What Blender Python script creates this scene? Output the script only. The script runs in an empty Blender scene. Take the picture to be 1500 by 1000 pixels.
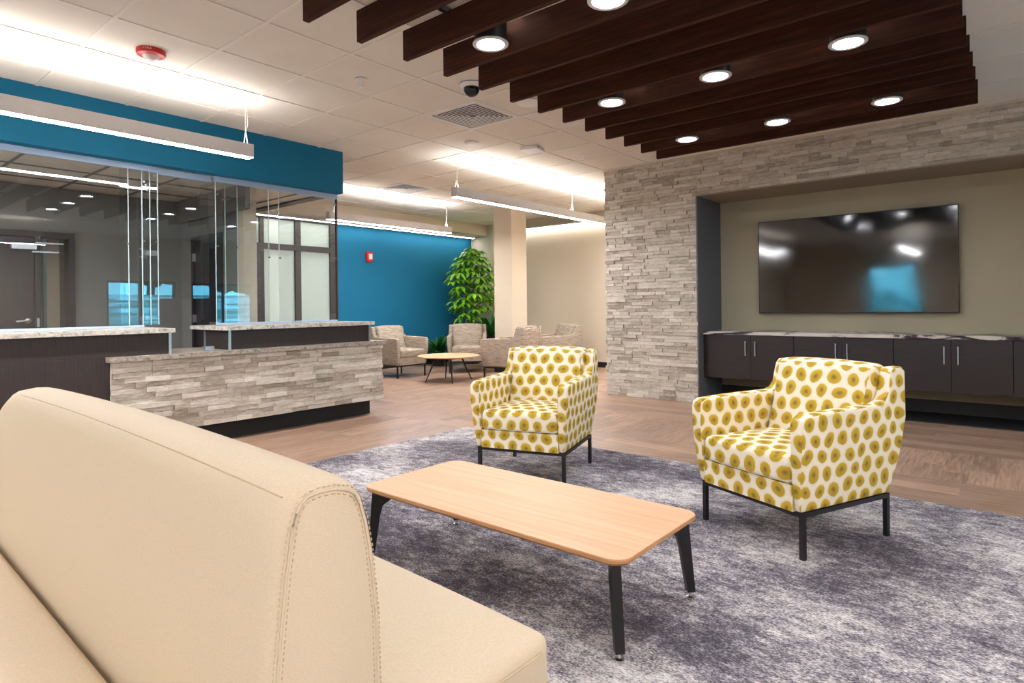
import bpy, bmesh, math, random
from mathutils import Vector, Matrix
R = random.Random(7)
C = bpy.context.scene.collection
PI = math.pi
CEIL = 2.87

# ------------------------------------------------------------------ materials
def new_mat(name):
    m = bpy.data.materials.new(name); m.use_nodes = True
    nt = m.node_tree
    for n in list(nt.nodes): nt.nodes.remove(n)
    out = nt.nodes.new('ShaderNodeOutputMaterial')
    return m, nt, out
def srgb(r, g, b):
    f = lambda c: (c/255/12.92) if c/255 <= .04045 else ((c/255+.055)/1.055)**2.4
    return (f(r), f(g), f(b), 1)
def N(nt, t, **kw):
    n = nt.nodes.new(t)
    for k, v in kw.items(): setattr(n, k, v)
    return n
def bsdf(nt, out, col=None, rough=.5, metal=0, spec=.5):
    b = N(nt, 'ShaderNodeBsdfPrincipled')
    if col: b.inputs['Base Color'].default_value = col
    b.inputs['Roughness'].default_value = rough
    b.inputs['Metallic'].default_value = metal
    b.inputs['Specular IOR Level'].default_value = spec
    nt.links.new(b.outputs[0], out.inputs[0])
    return b
def plain(name, rgb, rough=.5, metal=0, spec=.5, var=0, scale=30, bump=0, bscale=200):
    m, nt, out = new_mat(name)
    b = bsdf(nt, out, srgb(*rgb), rough, metal, spec)
    tc = N(nt, 'ShaderNodeTexCoord')
    if var:
        nz = N(nt, 'ShaderNodeTexNoise'); nz.inputs['Scale'].default_value = scale; nz.inputs['Detail'].default_value = 5
        nt.links.new(tc.outputs['Object'], nz.inputs['Vector'])
        hs = N(nt, 'ShaderNodeMapRange'); hs.inputs[1].default_value = .3; hs.inputs[2].default_value = .7
        hs.inputs[3].default_value = 1-var; hs.inputs[4].default_value = 1+var
        nt.links.new(nz.outputs[0], hs.inputs[0])
        mx = N(nt, 'ShaderNodeVectorMath', operation='SCALE'); mx.inputs[0].default_value = srgb(*rgb)[:3]
        nt.links.new(hs.outputs[0], mx.inputs['Scale']); nt.links.new(mx.outputs[0], b.inputs['Base Color'])
    if bump:
        nz = N(nt, 'ShaderNodeTexNoise'); nz.inputs['Scale'].default_value = bscale; nz.inputs['Detail'].default_value = 3
        nt.links.new(tc.outputs['Object'], nz.inputs['Vector'])
        bp = N(nt, 'ShaderNodeBump'); bp.inputs['Strength'].default_value = bump; bp.inputs['Distance'].default_value = .003
        nt.links.new(nz.outputs[0], bp.inputs['Height']); nt.links.new(bp.outputs[0], b.inputs['Normal'])
    return m
def emit(name, rgb, s):
    m, nt, out = new_mat(name)
    e = N(nt, 'ShaderNodeEmission'); e.inputs[0].default_value = srgb(*rgb); e.inputs[1].default_value = s
    nt.links.new(e.outputs[0], out.inputs[0]); return m
def ramp(nt, pts):
    r = N(nt, 'ShaderNodeValToRGB'); e = r.color_ramp.elements
    e[0].position, e[0].color = pts[0]; e[1].position, e[1].color = pts[-1]
    for p, c in pts[1:-1]:
        x = e.new(p); x.color = c
    return r
def streaky(name, pts, scl, noise=4, rough=.5, coord='Object', attr=None, bump=0, spec=.5, detail=6, dist=.4, rot=0):
    """noise stretched along one axis -> colour ramp; optional per-face value shift"""
    m, nt, out = new_mat(name); b = bsdf(nt, out, None, rough, 0, spec)
    tc = N(nt, 'ShaderNodeTexCoord'); mp = N(nt, 'ShaderNodeMapping'); mp.inputs['Scale'].default_value = scl
    mp.inputs['Rotation'].default_value = (0, 0, rot)
    nt.links.new(tc.outputs[coord], mp.inputs[0])
    nz = N(nt, 'ShaderNodeTexNoise'); nz.inputs['Scale'].default_value = noise; nz.inputs['Detail'].default_value = detail
    nz.inputs['Distortion'].default_value = dist; nz.inputs['Roughness'].default_value = .6
    if attr:
        at = N(nt, 'ShaderNodeAttribute'); at.attribute_name = attr
        ad = N(nt, 'ShaderNodeVectorMath', operation='ADD'); sc = N(nt, 'ShaderNodeVectorMath', operation='SCALE')
        sc.inputs['Scale'].default_value = 40
        nt.links.new(at.outputs['Color'], sc.inputs[0]); nt.links.new(mp.outputs[0], ad.inputs[0]); nt.links.new(sc.outputs[0], ad.inputs[1])
        nt.links.new(ad.outputs[0], nz.inputs['Vector'])
    else: nt.links.new(mp.outputs[0], nz.inputs['Vector'])
    r = ramp(nt, pts); nt.links.new(nz.outputs[0], r.inputs[0])
    last = r.outputs[0]
    if attr:
        mr = N(nt, 'ShaderNodeMapRange'); mr.inputs[3].default_value = .78; mr.inputs[4].default_value = 1.18
        nt.links.new(at.outputs['Fac'], mr.inputs[0])
        v = N(nt, 'ShaderNodeVectorMath', operation='SCALE'); nt.links.new(last, v.inputs[0]); nt.links.new(mr.outputs[0], v.inputs['Scale'])
        last = v.outputs[0]
    nt.links.new(last, b.inputs['Base Color'])
    if bump:
        bp = N(nt, 'ShaderNodeBump'); bp.inputs['Strength'].default_value = bump; bp.inputs['Distance'].default_value = .004
        nt.links.new(nz.outputs[0], bp.inputs['Height']); nt.links.new(bp.outputs[0], b.inputs['Normal'])
    return m
S = srgb
M = {}
M['tile'] = plain('ceiling_tile', (224, 218, 208), .95, spec=.1, var=.03, scale=3, bump=.25, bscale=260)
M['tbar'] = plain('ceiling_grid', (226, 220, 210), .6, spec=.3, var=.01)
M['gypsum'] = plain('painted_gypsum', (208, 196, 178), .9, spec=.15, var=.02, scale=2)
M['beige'] = plain('beige_paint', (208, 194, 172), .9, spec=.15, var=.02, scale=2)
M['recess'] = plain('olive_beige_paint', (168, 160, 138), .9, spec=.15, var=.02, scale=2)
M['reveal'] = plain('grey_reveal_paint', (100, 101, 104), .85, spec=.2, var=.02, scale=2)
M['taupe'] = plain('taupe_paint', (132, 132, 130), .9, spec=.15, var=.02, scale=2)
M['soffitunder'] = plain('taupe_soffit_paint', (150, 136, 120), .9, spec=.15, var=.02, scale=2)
M['blue'] = plain('teal_blue_paint', (20, 108, 144), .7, spec=.25, var=.03, scale=1.5)
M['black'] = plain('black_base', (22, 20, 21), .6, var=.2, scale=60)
M['blackmetal'] = plain('black_powder_coat', (20, 19, 20), .42, spec=.5, var=.1, scale=90)
M['bronze'] = plain('dark_bronze_frame', (70, 64, 62), .45, metal=.2, var=.05, scale=20)
M['steel'] = plain('brushed_steel', (205, 208, 212), .32, metal=.9, var=.04, scale=60)
M['chrome'] = plain('chrome', (220, 222, 226), .12, metal=1, var=.02)
M['channel'] = plain('satin_channel', (176, 198, 224), .35, metal=.1, var=.03, scale=8)
M['fixture'] = plain('fixture_paint', (206, 202, 200), .45, var=.02, scale=10)
M['white'] = plain('white_plastic', (228, 226, 222), .4, var=.02)
M['red'] = plain('red_plastic', (196, 24, 26), .35, var=.04)
M['lens'] = plain('clear_lens', (226, 214, 208), .15, var=.05)
M['dome'] = plain('smoked_dome', (14, 14, 18), .08, var=.1)
M['led'] = emit('led_diffuser', (250, 250, 255), 60)
M['ledup'] = emit('led_uplight', (252, 249, 246), 24)
M['cove'] = emit('led_cove', (252, 249, 246), 11)
M['down'] = emit('downlight_lens', (244, 247, 255), 82)
M['screen'] = None
M['trimdark'] = plain('dark_strip', (40, 36, 36), .5, var=.05)
M['frost'] = plain('frosted_glass', (196, 210, 202), .35, spec=.5, var=.03, scale=1)
M['doorbeige'] = plain('beige_door', (214, 188, 158), .6, var=.04, scale=5)
M['soil'] = plain('soil', (60, 42, 30), .95, var=.3, scale=60)
M['pot'] = plain('black_planter', (24, 24, 24), .4, var=.1)
M['stem'] = plain('green_stem', (140, 140, 84), .7, var=.2, scale=40)
M['leaf'] = plain('leaf_green', (124, 184, 40), .4, spec=.5, var=.45, scale=6)
M['leafdark'] = plain('leaf_dark_green', (34, 96, 34), .4, spec=.5, var=.4, scale=12)
M['seam'] = plain('seam_thread', (190, 170, 138), .8, var=.05)
M['tree'] = plain('tree_foliage', (56, 92, 58), .9, var=.5, scale=3)
M['bark'] = plain('bark', (84, 70, 58), .9, var=.3, scale=9)
M['snow'] = plain('snowy_lawn', (206, 216, 226), .9, var=.12, scale=.8)
M['bank'] = streaky('snow_patched_bank', [(.38, S(104, 128, 116)), (.5, S(150, 170, 166)), (.56, S(222, 232, 240))], (.25, 2.2, 2.2), 1.2, .9)
M['asphalt'] = plain('asphalt', (104, 112, 122), .9, var=.15, scale=4)

# stone: per brick colour attribute + grain
def stone():
    m, nt, out = new_mat('split_face_stone'); b = bsdf(nt, out, None, .85, 0, .25)
    at = N(nt, 'ShaderNodeAttribute'); at.attribute_name = 'tone'
    tc = N(nt, 'ShaderNodeTexCoord'); nz = N(nt, 'ShaderNodeTexNoise'); nz.inputs['Scale'].default_value = 16; nz.inputs['Detail'].default_value = 9; nz.inputs['Roughness'].default_value = .7
    mp = N(nt, 'ShaderNodeMapping'); mp.inputs['Scale'].default_value = (1, 1, 3.2)
    nt.links.new(tc.outputs['Object'], mp.inputs[0]); nt.links.new(mp.outputs[0], nz.inputs['Vector'])
    r = ramp(nt, [(.2, S(158, 148, 134)), (.5, S(200, 192, 179)), (.8, S(224, 218, 207))])
    ad = N(nt, 'ShaderNodeMath', operation='ADD'); mm = N(nt, 'ShaderNodeMapRange'); mm.inputs[3].default_value = -.26; mm.inputs[4].default_value = .2
    nt.links.new(at.outputs['Fac'], mm.inputs[0]); nt.links.new(nz.outputs[0], ad.inputs[0]); nt.links.new(mm.outputs[0], ad.inputs[1])
    nt.links.new(ad.outputs[0], r.inputs[0]); nt.links.new(r.outputs[0], b.inputs['Base Color'])
    n2 = N(nt, 'ShaderNodeTexNoise'); n2.inputs['Scale'].default_value = 45; n2.inputs['Detail'].default_value = 6
    nt.links.new(mp.outputs[0], n2.inputs['Vector'])
    bp = N(nt, 'ShaderNodeBump'); bp.inputs['Strength'].default_value = .6; bp.inputs['Distance'].default_value = .012
    nt.links.new(n2.outputs[0], bp.inputs['Height']); nt.links.new(bp.outputs[0], b.inputs['Normal'])
    return m
M['stone'] = stone()
M['granite'] = streaky('grey_veined_granite', [(.3, S(112, 108, 102)), (.47, S(186, 180, 168)), (.6, S(214, 208, 198)), (.75, S(150, 144, 136))], (6, 7, 7), 3.2, .25, detail=12, dist=1.0)
M['granitelow'] = streaky('taupe_granite', [(.3, S(98, 88, 78)), (.5, S(160, 150, 138)), (.72, S(196, 186, 172))], (7, 8, 8), 5, .3, detail=12, dist=.6)
M['marble'] = streaky('white_dark_veined_stone', [(.38, S(36, 33, 38)), (.46, S(72, 66, 72)), (.5, S(196, 190, 184)), (.8, S(226, 220, 214))], (1, 1.3, 6), 1.7, .2, detail=7, dist=1.5)
M['slat'] = streaky('dark_walnut_slat', [(.3, S(36, 16, 9)), (.5, S(60, 30, 18)), (.75, S(84, 46, 28))], (14, .9, 14), 2.2, .75, spec=.2, detail=8, dist=.8)
M['espresso'] = streaky('espresso_laminate', [(.3, S(26, 19, 21)), (.55, S(38, 29, 31)), (.8, S(52, 41, 41))], (1.2, 1.2, 30), 6, .4, detail=5, dist=.3)
M['espressov'] = streaky('espresso_panel', [(.3, S(38, 30, 30)), (.55, S(50, 41, 40)), (.8, S(64, 53, 51))], (40, 40, 1.2), 4, .5, detail=5, dist=.3)
M['plank'] = streaky('oak_vinyl_planks', [(.28, S(128, 100, 82)), (.5, S(160, 130, 109)), (.72, S(182, 152, 130))], (2.0, 26, 1), 2.2, .38, coord='UV', attr='tone', bump=.10, detail=7, dist=.35)
M['tabletop'] = streaky('light_maple_top', [(.25, S(198, 152, 112)), (.5, S(208, 164, 124)), (.75, S(218, 178, 140))], (22, .9, 5), 1.6, .48, detail=6, dist=.3)
M['tableedge'] = streaky('maple_edge', [(.3, S(168, 118, 76)), (.6, S(196, 146, 98))], (2, 2, 60), 4, .5)
M['greyfab'] = streaky('taupe_streaked_fabric', [(.32, S(112, 98, 86)), (.5, S(156, 142, 126)), (.7, S(186, 172, 156))], (3, 3, 55), 3, .95, spec=.1, detail=4, bump=.15)
M['doorwood'] = streaky('dark_door_wood', [(.3, S(30, 26, 32)), (.6, S(48, 42, 50))], (30, 30, 1.5), 3, .4)

def leather():
    m, nt, out = new_mat('cream_upholstery'); b = bsdf(nt, out, None, .62, 0, .3)
    tc = N(nt, 'ShaderNodeTexCoord')
    mp = N(nt, 'ShaderNodeMapping'); mp.inputs['Scale'].default_value = (60, 60, 200); nt.links.new(tc.outputs['Object'], mp.inputs[0])
    nz = N(nt, 'ShaderNodeTexNoise'); nz.inputs['Scale'].default_value = 3; nz.inputs['Detail'].default_value = 6
    nt.links.new(mp.outputs[0], nz.inputs['Vector'])
    r = ramp(nt, [(.25, S(196, 178, 151)), (.5, S(203, 185, 158)), (.8, S(210, 193, 166))])
    nt.links.new(nz.outputs[0], r.inputs[0]); nt.links.new(r.outputs[0], b.inputs['Base Color'])
    bp = N(nt, 'ShaderNodeBump'); bp.inputs['Strength'].default_value = .18; bp.inputs['Distance'].default_value = .002
    nt.links.new(nz.outputs[0], bp.inputs['Height']); nt.links.new(bp.outputs[0], b.inputs['Normal'])
    return m
M['cream'] = leather()

def dots():
    m, nt, out = new_mat('mustard_dot_fabric'); b = bsdf(nt, out, None, .85, 0, .2)
    L = nt.links.new
    uv = N(nt, 'ShaderNodeTexCoord'); sep0 = N(nt, 'ShaderNodeVectorMath', operation='SCALE'); sep0.inputs['Scale'].default_value = 10.6
    L(uv.outputs['UV'], sep0.inputs[0])
    wn = N(nt, 'ShaderNodeTexNoise'); wn.inputs['Scale'].default_value = .8; wn.inputs['Detail'].default_value = 0
    L(sep0.outputs[0], wn.inputs['Vector'])
    s1 = N(nt, 'ShaderNodeVectorMath', operation='SUBTRACT'); s1.inputs[1].default_value = (.5, .5, .5); L(wn.outputs['Color'], s1.inputs[0])
    s2 = N(nt, 'ShaderNodeVectorMath', operation='SCALE'); s2.inputs['Scale'].default_value = .4; L(s1.outputs[0], s2.inputs[0])
    ad = N(nt, 'ShaderNodeVectorMath', operation='ADD'); L(sep0.outputs[0], ad.inputs[0]); L(s2.outputs[0], ad.inputs[1])
    sp = N(nt, 'ShaderNodeSeparateXYZ'); L(ad.outputs[0], sp.inputs[0])
    def math_(op, a, b_=None):
        n = N(nt, 'ShaderNodeMath', operation=op)
        for i, v in enumerate((a, b_)):
            if v is None: continue
            if isinstance(v, (int, float)): n.inputs[i].default_value = v
            else: L(v, n.inputs[i])
        return n.outputs[0]
    def lattice(ox, oy):
        fx = math_('SUBTRACT', math_('FRACT', math_('ADD', sp.outputs[0], ox)), .5)
        fy = math_('MULTIPLY', math_('SUBTRACT', math_('FRACT', math_('ADD', math_('DIVIDE', sp.outputs[1], 1.6), oy)), .5), 1.6)
        d = math_('SQRT', math_('ADD', math_('MULTIPLY', fx, fx), math_('MULTIPLY', fy, fy)))
        return d, fy
    d1, f1 = lattice(0, 0); d2, f2 = lattice(.5, .5)
    d = math_('MINIMUM', d1, d2)
    first = math_('LESS_THAN', d1, d2)
    mixf = N(nt, 'ShaderNodeMix'); L(first, mixf.inputs[0]); L(f2, mixf.inputs[2]); L(f1, mixf.inputs[3])
    fine = N(nt, 'ShaderNodeTexNoise'); fine.inputs['Scale'].default_value = 5; fine.inputs['Detail'].default_value = 4; L(sep0.outputs[0], fine.inputs['Vector'])
    dd = math_('ADD', d, math_('MULTIPLY', math_('SUBTRACT', fine.outputs[0], .5), .07))
    r = ramp(nt, [(0, S(124, 106, 62)), (.07, S(138, 118, 58)), (.16, S(180, 150, 46)), (.325, S(194, 160, 52)), (.375, S(226, 216, 190)), (.6, S(232, 226, 210))])
    L(dd, r.inputs[0])
    gr = N(nt, 'ShaderNodeMapRange'); gr.inputs[1].default_value = -.35; gr.inputs[2].default_value = .35; gr.inputs[3].default_value = .86; gr.inputs[4].default_value = 1.12
    L(mixf.outputs[0], gr.inputs[0])
    v = N(nt, 'ShaderNodeVectorMath', operation='SCALE'); L(r.outputs[0], v.inputs[0])
    inside = math_('LESS_THAN', dd, .35)
    mf = N(nt, 'ShaderNodeMix'); L(inside, mf.inputs[0]); mf.inputs[2].default_value = 1; L(gr.outputs[0], mf.inputs[3])
    L(mf.outputs[0], v.inputs['Scale']); L(v.outputs[0], b.inputs['Base Color'])
    return m
M['dots'] = dots()

def carpet():
    m, nt, out = new_mat('mottled_grey_carpet'); b = bsdf(nt, out, None, 1, 0, .05); L = nt.links.new
    tc = N(nt, 'ShaderNodeTexCoord')
    def nz(scale, s, det, dist=0, rough=.6):
        mp = N(nt, 'ShaderNodeMapping'); mp.inputs['Scale'].default_value = scale; mp.inputs['Rotation'].default_value = (0, 0, .15); L(tc.outputs['Object'], mp.inputs[0])
        n = N(nt, 'ShaderNodeTexNoise'); n.inputs['Scale'].default_value = s; n.inputs['Detail'].default_value = det; n.inputs['Distortion'].default_value = dist; n.inputs['Roughness'].default_value = rough
        L(mp.outputs[0], n.inputs['Vector']); return n.outputs[0]
    a = nz((1, .8, 1), 1.5, 3); c = nz((2.0, 1, 1), 12, 9, .3, .8); e = nz((2.0, 1, 1), 90, 4, 0, .75)
    def ma(op, x, y):
        n = N(nt, 'ShaderNodeMath', operation=op)
        for i, v in enumerate((x, y)):
            if isinstance(v, (int, float)): n.inputs[i].default_value = v
            else: L(v, n.inputs[i])
        return n.outputs[0]
    t = ma('ADD', ma('ADD', ma('MULTIPLY', a, .75), ma('MULTIPLY', c, .85)), ma('MULTIPLY', e, .95))
    t = ma('MULTIPLY', t, .391)
    r = ramp(nt, [(.425, S(70, 66, 74)), (.475, S(104, 99, 107)), (.51, S(146, 140, 144)), (.55, S(198, 192, 190)), (.60, S(226, 220, 216))])
    L(t, r.inputs[0]); L(r.outputs[0], b.inputs['Base Color'])
    bp = N(nt, 'ShaderNodeBump'); bp.inputs['Strength'].default_value = .5; bp.inputs['Distance'].default_value = .006
    L(e, bp.inputs['Height']); L(bp.outputs[0], b.inputs['Normal'])
    return m
M['carpet'] = carpet()

def screen():
    m, nt, out = new_mat('glossy_black_screen'); b = bsdf(nt, out, S(8, 9, 11), .07, 0, .6)
    b.inputs['IOR'].default_value = 1.75
    tc = N(nt, 'ShaderNodeTexCoord'); n = N(nt, 'ShaderNodeTexNoise'); n.inputs['Scale'].default_value = 1.6; n.inputs['Detail'].default_value = 1
    nt.links.new(tc.outputs['Object'], n.inputs['Vector'])
    bp = N(nt, 'ShaderNodeBump'); bp.inputs['Strength'].default_value = .25; bp.inputs['Distance'].default_value = .02
    nt.links.new(n.outputs[0], bp.inputs['Height']); nt.links.new(bp.outputs[0], b.inputs['Normal'])
    return m
M['screen'] = screen()
def glass(name, tint, refl=1.0, ior=1.5):
    m, nt, out = new_mat(name); L = nt.links.new
    t = N(nt, 'ShaderNodeBsdfTransparent'); t.inputs[0].default_value = tint
    g = N(nt, 'ShaderNodeBsdfGlossy'); g.inputs['Roughness'].default_value = 0.0; g.inputs[0].default_value = (refl, refl, refl, 1)
    f = N(nt, 'ShaderNodeFresnel'); f.inputs[0].default_value = ior
    # same reflectance from either face of the pane
    ge = N(nt, 'ShaderNodeNewGeometry'); mi = N(nt, 'ShaderNodeMapRange'); mi.inputs[3].default_value = ior; mi.inputs[4].default_value = 1/ior
    L(ge.outputs['Backfacing'], mi.inputs[0]); L(mi.outputs[0], f.inputs[0])
    mx = N(nt, 'ShaderNodeMixShader')
    L(f.outputs[0], mx.inputs[0]); L(t.outputs[0], mx.inputs[1]); L(g.outputs[0], mx.inputs[2]); L(mx.outputs[0], out.inputs[0])
    return m
M['glass'] = glass('clear_glass', (.93, .95, .95, 1), 1, 1.62)
M['glassedge'] = plain('polished_glass_edge', (186, 206, 206), .15, spec=.8, var=.05)

# ------------------------------------------------------------------ mesh helpers
def box(bm, x0, x1, y0, y1, z0, z1, mat=None):
    vs = [bm.verts.new(p) for p in ((x0,y0,z0),(x1,y0,z0),(x1,y1,z0),(x0,y1,z0),(x0,y0,z1),(x1,y0,z1),(x1,y1,z1),(x0,y1,z1))]
    fs = [bm.faces.new([vs[i] for i in q]) for q in ((3,2,1,0),(4,5,6,7),(0,1,5,4),(1,2,6,5),(2,3,7,6),(3,0,4,7))]
    if mat is not None:
        bmesh.ops.transform(bm, matrix=mat, verts=vs)
    return vs, fs
def tube(bm, pts, r, n=10, cap=True):
    pts = [Vector(p) for p in pts]; rings = []
    rs = r if isinstance(r, (list, tuple)) else [r]*len(pts)
    up = Vector((0, 0, 1))
    for i, p in enumerate(pts):
        d = (pts[min(i+1, len(pts)-1)]-pts[max(i-1, 0)]).normalized()
        a = d.cross(up) if abs(d.z) < .95 else d.cross(Vector((1, 0, 0)))
        a.normalize(); b = d.cross(a)
        rings.append([bm.verts.new(p+(a*math.cos(2*PI*k/n)+b*math.sin(2*PI*k/n))*rs[i]) for k in range(n)])
    for i in range(len(rings)-1):
        for k in range(n): bm.faces.new((rings[i][k], rings[i][(k+1) % n], rings[i+1][(k+1) % n], rings[i+1][k]))
    if cap:
        bm.faces.new(rings[0][::-1]); bm.faces.new(rings[-1])
def lathe(bm, prof, n=32, c=(0, 0, 0), cap=True):
    rings = []
    for r, z in prof:
        rings.append([bm.verts.new((c[0]+max(r, 1e-4)*math.cos(2*PI*k/n), c[1]+max(r, 1e-4)*math.sin(2*PI*k/n), c[2]+z)) for k in range(n)])
    for i in range(len(rings)-1):
        for k in range(n): bm.faces.new((rings[i][k], rings[i][(k+1) % n], rings[i+1][(k+1) % n], rings[i+1][k]))
    if cap: bm.faces.new(rings[0][::-1]); bm.faces.new(rings[-1])
def prism(bm, poly, fn):
    """poly: list of 2D pts; fn(p, side) -> 3D, side 0/1"""
    a = [bm.verts.new(fn(p, 0)) for p in poly]; b = [bm.verts.new(fn(p, 1)) for p in poly]
    bm.faces.new(a); bm.faces.new(b[::-1]); n = len(poly)
    for i in range(n): bm.faces.new((a[i], b[i], b[(i+1) % n], a[(i+1) % n]))
    return a+b
def bevel_all(bm, r, seg=3, ang=30):
    es = [e for e in bm.edges if len(e.link_faces) == 2 and e.calc_face_angle(0) > math.radians(ang)]
    bmesh.ops.bevel(bm, geom=es, offset=r, segments=seg, profile=.5, affect='EDGES', clamp_overlap=True)
def soft_box(bm, hx, hy, hz, r, inner=8, k=4, warp=None):
    """rounded box centred on the origin with a dense skin; warp(Vector)->Vector"""
    def coords(h):
        e = [-h + r*i/k for i in range(k)]
        m = [-(h-r) + 2*(h-r)*i/inner for i in range(inner+1)]
        return e + m + [-v for v in e[::-1]]
    X, Y, Z = coords(hx), coords(hy), coords(hz); H = (hx, hy, hz); cache = {}
    def vert(p):
        key = tuple(round(c, 5) for c in p)
        if key not in cache:
            v = Vector(p); q = Vector([max(-(H[i]-r), min(H[i]-r, v[i])) for i in range(3)])
            d = v-q
            v = q + d.normalized()*r if d.length > 1e-7 else v
            if warp: v = warp(v)
            cache[key] = bm.verts.new(v)
        return cache[key]
    def face_grid(A, B, f, flip):
        for i in range(len(A)-1):
            for j in range(len(B)-1):
                q = [vert(f(A[i], B[j])), vert(f(A[i+1], B[j])), vert(f(A[i+1], B[j+1])), vert(f(A[i], B[j+1]))]
                if len(set(q)) < 4: continue
                bm.faces.new(q[::-1] if flip else q)
    face_grid(X, Y, lambda a, b: (a, b, hz), False); face_grid(X, Y, lambda a, b: (a, b, -hz), True)
    face_grid(Y, Z, lambda a, b: (hx, a, b), False); face_grid(Y, Z, lambda a, b: (-hx, a, b), True)
    face_grid(X, Z, lambda a, b: (a, -hy, b), False); face_grid(X, Z, lambda a, b: (a, hy, b), True)
def box_uv(bm, off=(0, 0)):
    uv = bm.loops.layers.uv.verify(); bm.normal_update()
    for f in bm.faces:
        n = f.normal; ax = max(range(3), key=lambda i: abs(n[i]))
        for l in f.loops:
            c = l.vert.co
            l[uv].uv = ((c.y+.31, c.z) if ax == 0 else (c.x, c.z) if ax == 1 else (c.x, c.y+.17))
def obj(name, bm, mat, parent=None, smooth=False, loc=None, rz=None):
    bmesh.ops.recalc_face_normals(bm, faces=bm.faces)
    if mat is M.get('dots'): box_uv(bm)
    me = bpy.data.meshes.new(name); bm.to_mesh(me); bm.free()
    for m in (mat if isinstance(mat, list) else [mat]): me.materials.append(m)
    if smooth:
        for p in me.polygons: p.use_smooth = True
        me.set_sharp_from_angle(angle=math.radians(40))
    o = bpy.data.objects.new(name, me); C.objects.link(o)
    if parent: o.parent = parent
    if loc: o.location = loc
    if rz is not None: o.rotation_euler = (0, 0, rz)
    return o
def B(): return bmesh.new()
def tag(o, label, cat, group=None):
    o['label'] = label; o['category'] = cat
    if group: o['group'] = group
    return o
def thing(name, label, cat, loc=(0, 0, 0), rz=0, group=None):
    o = bpy.data.objects.new(name, None); C.objects.link(o); o.location = loc; o.rotation_euler = (0, 0, rz)
    o.empty_display_size = .1
    return tag(o, label, cat, group)
def struct(o):
    o['kind'] = 'structure'; return o
def sbox(name, dims, mat, parent=None, bev=0):
    bm = B(); box(bm, *dims)
    if bev: bevel_all(bm, bev, 2)
    o = obj(name, bm, mat, parent)
    return o if parent else struct(o)
def copy_tree(o, parent=None):
    c = o.copy(); C.objects.link(c); c.parent = parent
    for ch in list(o.children): copy_tree(ch, c)
    return c

# ------------------------------------------------------------------ floor
def planks(bm, x0, x1, y0, y1, alongx, tone, uvl, w=.152, ln=1.22):
    U0, U1, V0, V1 = (x0, x1, y0, y1) if alongx else (y0, y1, x0, x1)
    v = V0; row = 0
    while v < V1-1e-4:
        ve = min(v+w, V1); u = U0 - R.random()*ln
        while u < U1:
            a, b = max(u, U0), min(u+ln, U1)
            if b > a+1e-4:
                P = [(a, v), (b, v), (b, ve), (a, ve)]
                vs = [bm.verts.new((p[0], p[1], 0) if alongx else (p[1], p[0], 0)) for p in P]
                f = bm.faces.new(vs if alongx else vs[::-1])
                t = R.random()
                lp = {vs[i]: P[i] for i in range(4)}
                for l in f.loops:
                    q = lp[l.vert]; l[uvl].uv = q; l[tone] = (t, t, t, 1)
            u += ln
        v = ve; row += 1
bm = B(); tone = bm.loops.layers.float_color.new('tone'); uvl = bm.loops.layers.uv.verify()
planks(bm, -6.1, 4.16, 4.02, 9.2, True, tone, uvl)
planks(bm, -6.1, 4.16, -4, 4.02, True, tone, uvl)
planks(bm, 4.16, 4.77, -4, 4.55, False, tone, uvl)
planks(bm, 4.77, 5.69, -4, 4.55, True, tone, uvl)
planks(bm, 5.69, 9.8, -4, 4.55, False, tone, uvl)
for iy in range(4):
    for ix in range(5):
        a, b_ = 4.16+ix*1.22, 4.55+iy*1.22
        planks(bm, a, min(a+1.22, 9.8), b_, min(b_+1.22, 9.2), (ix+iy) % 2 == 0, tone, uvl)
me_floor = obj('floor', bm, M['plank']); struct(me_floor)
for p in me_floor.data.polygons:
    if p.normal.z < 0: p.flip()

# ------------------------------------------------------------------ ceiling + grid
bm = B(); box(bm, -6.1, 9.7, -4, 9.15, CEIL, CEIL+.08); ceiling = struct(obj('ceiling', bm, M['tile']))
GX, GY, PT = 1.295, 3.465, .6096
bm = B()
i = -16
while GX+i*PT < 9.7:
    x = GX+i*PT
    if x > -6.1: box(bm, x-.012, x+.012, -4, 9.15, CEIL-.006, CEIL+.002)
    i += 1
i = -16
while GY+i*PT < 8.7:
    y = GY+i*PT
    if y > -4: box(bm, -6.1, 9.7, y-.012, y+.012, CEIL-.0063, CEIL+.002)
    i += 1
obj('ceiling_grid', bm, M['tbar'], ceiling)

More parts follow.
